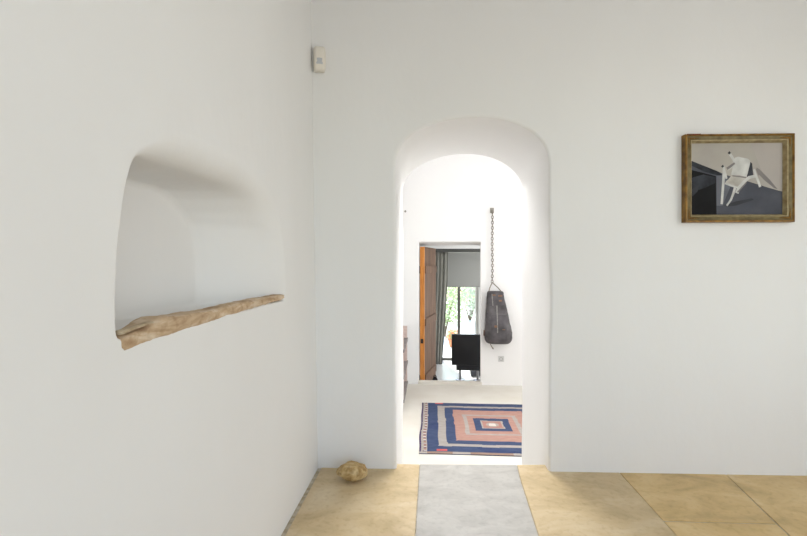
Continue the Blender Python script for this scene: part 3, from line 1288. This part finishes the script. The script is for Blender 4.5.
# ------------------------------------------------------------------ rack on the left wall of the middle room
def rack():
    pk = mat('pinkish_wood', lin(222, 204, 196), 0.8, var=lin(204, 184, 176), scale=8, stretch=(1, 1, 6))
    gy = mat('grey_wood', lin(156, 150, 148), 0.8, var=lin(136, 130, 128), scale=10, stretch=(6, 1, 6))
    root = thing('wall_rack', 'low pinkish wooden rack with grey shelves on the left wall beyond the arch', 'rack', (-0.36, 4.72, F1))
    Z = -F1
    for y in (0.0, 0.74):
        b = MB()
        b.box((0.0, y, 0.06), (0.075, y + 0.03, 0.87 if y == 0 else 0.80))
        b.build('side_board', pk, root, bevel=0.002)
    b = MB()
    b.box((0.0, 0.03, 0.10), (0.012, 0.74, 0.80))
    b.build('back_board', pk, root)
    for z in (0.09, 0.34, 0.62):
        b = MB()
        b.box((0.012, -0.006, z), (0.084, 0.776, z + 0.035))
        o = b.build('shelf', gy, root, bevel=0.002)
        o['label'] = 'grey shelf'


rack()


# ------------------------------------------------------------------ last room: curtain, blind, television, weight, box
def last_room():
    cl = mat('grey_curtain_cloth', lin(146, 145, 137), 0.95, var=lin(132, 131, 124), scale=30, stretch=(1, 1, 0.2), bump=0.1, bscale=120)
    root = thing('curtain', 'long grey curtain hanging beside the open wooden door', 'curtain', (0.20, 8.15, F2))
    b = MB()
    NU, NV = 90, 40
    vs, fs = [], []
    for j in range(NV + 1):
        v = j / NV
        z = 2.03 * (1 - v) + 0.01
        xl = -0.06 + 0.00 * v
        xr = 0.318 - 0.03 * v - 0.10 * max(0, v - 0.25)
        for i in range(NU + 1):
            u = i / NU
            x = xl + (xr - xl) * u
            y = 8.15 + 0.016 * math.sin(u * 2 * PI * 5.5 + 0.5 * v) * (0.7 + 0.3 * v) + 0.010 * nz(u * 5, v * 2)
            vs.append((x - 0.20, y - 8.15, z))
    for j in range(NV):
        for i in range(NU):
            a = j * (NU + 1) + i
            fs.append((a, a + 1, a + NU + 2, a + NU + 1))
    b.add(vs, fs)
    o = b.build('drape', cl, root, smooth=True)
    sdf = o.modifiers.new('thickness', 'SOLIDIFY')
    sdf.thickness = 0.004
    # rail
    b = MB()
    b.box((-0.30, 8.08, 1.440), (1.30, 8.22, 1.499))
    o = b.build('curtain_rail', mat('dark_grey_rail', lin(86, 86, 82), 0.6), bevel=0.004)
    tag(o, 'dark grey curtain rail fixed under the ceiling above the garden door', 'rail')
    # roller blind
    root = thing('roller_blind', 'plain light grey roller blind drawn half down over the garden door', 'blind', (0.53, 8.46, 0.81))
    b = MB()
    b.box((0.14 - 0.53, -0.002, 0.0), (0.925 - 0.53, 0.002, 0.64))
    b.build('blind_cloth', mat('grey_blind_cloth', lin(166, 166, 162), 0.95, bump=0.05, bscale=200), root)
    b = MB()
    b.box((0.14 - 0.53, -0.008, -0.016), (0.925 - 0.53, 0.008, 0.004))
    b.build('bottom_bar', mat('blind_bar', lin(150, 150, 146), 0.6), root, bevel=0.002)
    b = MB()
    b.tube([(0.14 - 0.53, 0.0, 0.645), (0.925 - 0.53, 0.0, 0.645)], 0.022, 14)
    b.build('roller', M['winlt'], root, smooth=True, autosmooth=40)
    # television on a stand
    blk = mat('black_plastic', (0.012, 0.012, 0.014, 1), 0.45)
    scr = mat('black_screen', (0.008, 0.008, 0.010, 1), 0.3)
    met = mat('brushed_grey_metal', lin(150, 150, 150), 0.35, metal=0.7)
    root = thing('television', 'black television on a grey pole stand in front of the garden door', 'television', (0.58, 7.1, F2), R(-3))
    b = MB()
    b.box((-0.248, -0.03, 0.235), (0.255, 0.02, 0.722))
    b.build('screen_housing', blk, root, bevel=0.008)
    b = MB()
    b.box((-0.230, -0.033, 0.255), (0.237, -0.028, 0.704))
    b.build('screen', scr, root)
    b = MB()
    b.box((-0.178, -0.045, 0.160), (0.258, 0.01, 0.240))
    b.build('speaker_bar', blk, root, bevel=0.006)
    b = MB()
    b.tube([(-0.115, 0.0, 0.012), (-0.115, 0.0, 0.17)], 0.018, 16)
    b.build('pole', met, root, smooth=True, autosmooth=40)
    b = MB()
    b.lathe([(0.07, 0.0), (0.07, 0.008), (0.03, 0.014), (0.018, 0.016)], (-0.115, 0, 0), 24)
    b.build('foot', met, root, smooth=True, autosmooth=40)
    b = MB()
    b.tube([(0.16, 0.0, 0.012), (0.16, 0.0, 0.17)], 0.018, 16)
    b.build('pole', met, root, smooth=True, autosmooth=40)
    b = MB()
    b.lathe([(0.07, 0.0), (0.07, 0.008), (0.03, 0.014), (0.018, 0.016)], (0.16, 0, 0), 24)
    b.build('foot', met, root, smooth=True, autosmooth=40)
    # low dark box behind the stand
    root = thing('media_box', 'low dark grey box on the floor behind the television stand', 'box', (0.80, 7.42, F2))
    b = MB()
    b.box((-0.15, -0.11, 0.012), (0.15, 0.11, 0.10))
    b.build('case', mat('dark_grey_case', lin(70, 72, 78), 0.35), root, bevel=0.008)
    for sx in (-0.12, 0.12):
        for sy in (-0.08, 0.08):
            b = MB()
            b.lathe([(0.014, 0.0), (0.014, 0.014)], (sx, sy, 0), 12)
            b.build('foot', blk, root)
    # black door weight
    root = thing('door_weight', 'small black weight on the floor holding the wooden door open', 'door stop', (0.062, 6.26, F2))
    b = MB()
    b.lathe([(0.036, 0.0), (0.044, 0.01), (0.046, 0.06), (0.043, 0.16), (0.036, 0.22), (0.022, 0.25), (0.010, 0.256)], (0, 0, 0), 20)
    b.build('sack', mat('black_cloth', (0.02, 0.02, 0.022, 1), 0.9, bump=0.3, bscale=30), root, smooth=True)
    b = MB()
    b.tube([(0.02 * math.cos(a), 0, 0.250 + 0.03 * math.sin(a)) for a in [PI * k / 8 for k in range(9)]], 0.005, 8)
    b.build('handle', blk, root, smooth=True)


last_room()


# ------------------------------------------------------------------ garden beyond the glazing
def garden():
    slab_struct('terrace', (-8, 8.70, -0.80), (12, 24, -0.63), mat('pale_terrace', (0.72, 0.70, 0.66, 1), 0.8, var=(0.62, 0.60, 0.55, 1), scale=2))
    def leaf(name, a, b_):
        m = mat(name, a, 0.6, var=b_, scale=3)
        n, l = m.node_tree.nodes, m.node_tree.links
        p = n['Principled BSDF']
        t = n.new('ShaderNodeBsdfTranslucent')
        x = n.new('ShaderNodeMixShader')
        x.inputs[0].default_value = 0.5
        l.new(p.inputs['Base Color'].links[0].from_socket, t.inputs['Color'])
        l.new(p.outputs[0], x.inputs[1])
        l.new(t.outputs[0], x.inputs[2])
        l.new(x.outputs[0], n['Material Output'].inputs[0])
        return m
    leafs = [leaf('pale_leaf', (0.36, 0.46, 0.22, 1), (0.48, 0.56, 0.34, 1)),
             leaf('mid_leaf', (0.24, 0.36, 0.15, 1), (0.36, 0.46, 0.24, 1)),
             leaf('silver_leaf', (0.46, 0.52, 0.40, 1), (0.56, 0.60, 0.48, 1))]
    bark = mat('grey_bark', (0.20, 0.15, 0.10, 1), 0.9, var=(0.13, 0.10, 0.07, 1), scale=12, bump=0.5)

    def bush(x, y, w_, h, mi, seed, label, nl=1500, ls=0.07, trunk=0.25):
        rnd = random.Random(seed)
        root = thing('garden_shrub', label, 'shrub', (x, y, -0.63), 0, 'shrubs in the garden')
        b = MB()
        for k in range(5):
            a = rnd.uniform(0, 2 * PI)
            r = w_ * 0.5
            b.tube([(0.02 * math.cos(a), 0.02 * math.sin(a), 0), (r * 0.3 * math.cos(a), r * 0.3 * math.sin(a), h * 0.35),
                    (r * 0.6 * math.cos(a), r * 0.6 * math.sin(a), h * 0.7)], [0.03, 0.02, 0.008], 7)
        b.build('stem', bark, root, smooth=True)
        b = MB()
        for k in range(nl):
            d = Vector((rnd.gauss(0, 1), rnd.gauss(0, 1), rnd.gauss(0, 1))).normalized()
            rr = rnd.uniform(0.35, 1.0) ** 0.5 * (0.85 + 0.3 * noise.noise(d * 2.2 + Vector((seed, 0, 0))))
            p = Vector((d.x * w_ / 2 * rr, d.y * w_ / 2 * rr, h * 0.55 + d.z * h * 0.47 * rr))
            if p.z < 0.03:
                p.z = 0.03 + rnd.random() * 0.1
            n_ = (d + Vector((rnd.gauss(0, .5), rnd.gauss(0, .5), rnd.gauss(0, .5) + 0.3))).normalized()
            t = n_.orthogonal().normalized()
            t = Matrix.Rotation(rnd.uniform(0, 2 * PI), 3, n_) @ t
            s = n_.cross(t)
            L = ls * rnd.uniform(0.7, 1.3)
            q = L * 0.28
            b.add([p - t * L / 2, p + s * q - n_ * q * 0.3, p + t * L / 2 - n_ * q * 0.4, p - s * q - n_ * q * 0.3], [(0, 1, 2), (0, 2, 3)])
        b.build('foliage', leafs[mi], root)
    bush(0.35, 11.6, 1.3, 1.45, 0, 1, 'pale green shrub seen through the left pane of the garden door', 1900)
    bush(1.45, 13.1, 1.5, 1.9, 2, 2, 'silvery green shrub seen through the right pane of the garden door', 2200)
    bush(-0.55, 14.0, 1.8, 2.1, 1, 3, 'darker green shrub at the back left of the garden behind the glass', 2000, 0.09)
    bush(1.3, 14.9, 2.2, 2.6, 0, 4, 'tall pale shrub at the back of the garden behind the silvery one', 2400, 0.10)
    bush(3.5, 14.2, 1.9, 2.3, 1, 5, 'darker green shrub at the back right of the garden behind the glass', 2000, 0.09)
    # potted flower
    root = thing('flower_pot', 'terracotta pot of orange flowers on the terrace outside the left pane', 'plant pot', (0.50, 10.1, -0.63))
    b = MB()
    b.lathe([(0.07, 0.0), (0.105, 0.16), (0.112, 0.16), (0.112, 0.19), (0.095, 0.19), (0.09, 0.165)], (0, 0, 0), 24)
    b.build('pot', mat('terracotta', lin(196, 128, 88), 0.85, var=lin(176, 110, 74), scale=10), root, smooth=True, autosmooth=40)
    rnd = random.Random(9)
    b, c = MB(), MB()
    for k in range(240):
        d = Vector((rnd.gauss(0, 1), rnd.gauss(0, 1), abs(rnd.gauss(0, 1)))).normalized() * rnd.uniform(0.4, 1)
        p = Vector((d.x * 0.15, d.y * 0.15, 0.18 + d.z * 0.26))
        t = Vector((rnd.gauss(0, 1), rnd.gauss(0, 1), rnd.gauss(0, 1))).normalized()
        s = t.orthogonal().normalized()
        b.add([p - t * .03, p + s * .012, p + t * .03, p - s * .012], [(0, 1, 2), (0, 2, 3)])
        if k % 6 == 0:
            q = p * 1.04 + Vector((0, -0.01, 0.01))
            for m in range(5):
                a = 2 * PI * m / 5
                e = Vector((math.cos(a), -0.3, math.sin(a))) * 0.028
                f_ = Vector((math.cos(a + .6), -0.3, math.sin(a + .6))) * 0.022
                c.add([q, q + e, q + f_], [(0, 1, 2)])
    b.build('foliage', leafs[0], root)
    c.build('blossom', mat('orange_petal', lin(232, 130, 84), 0.7), root)


garden()
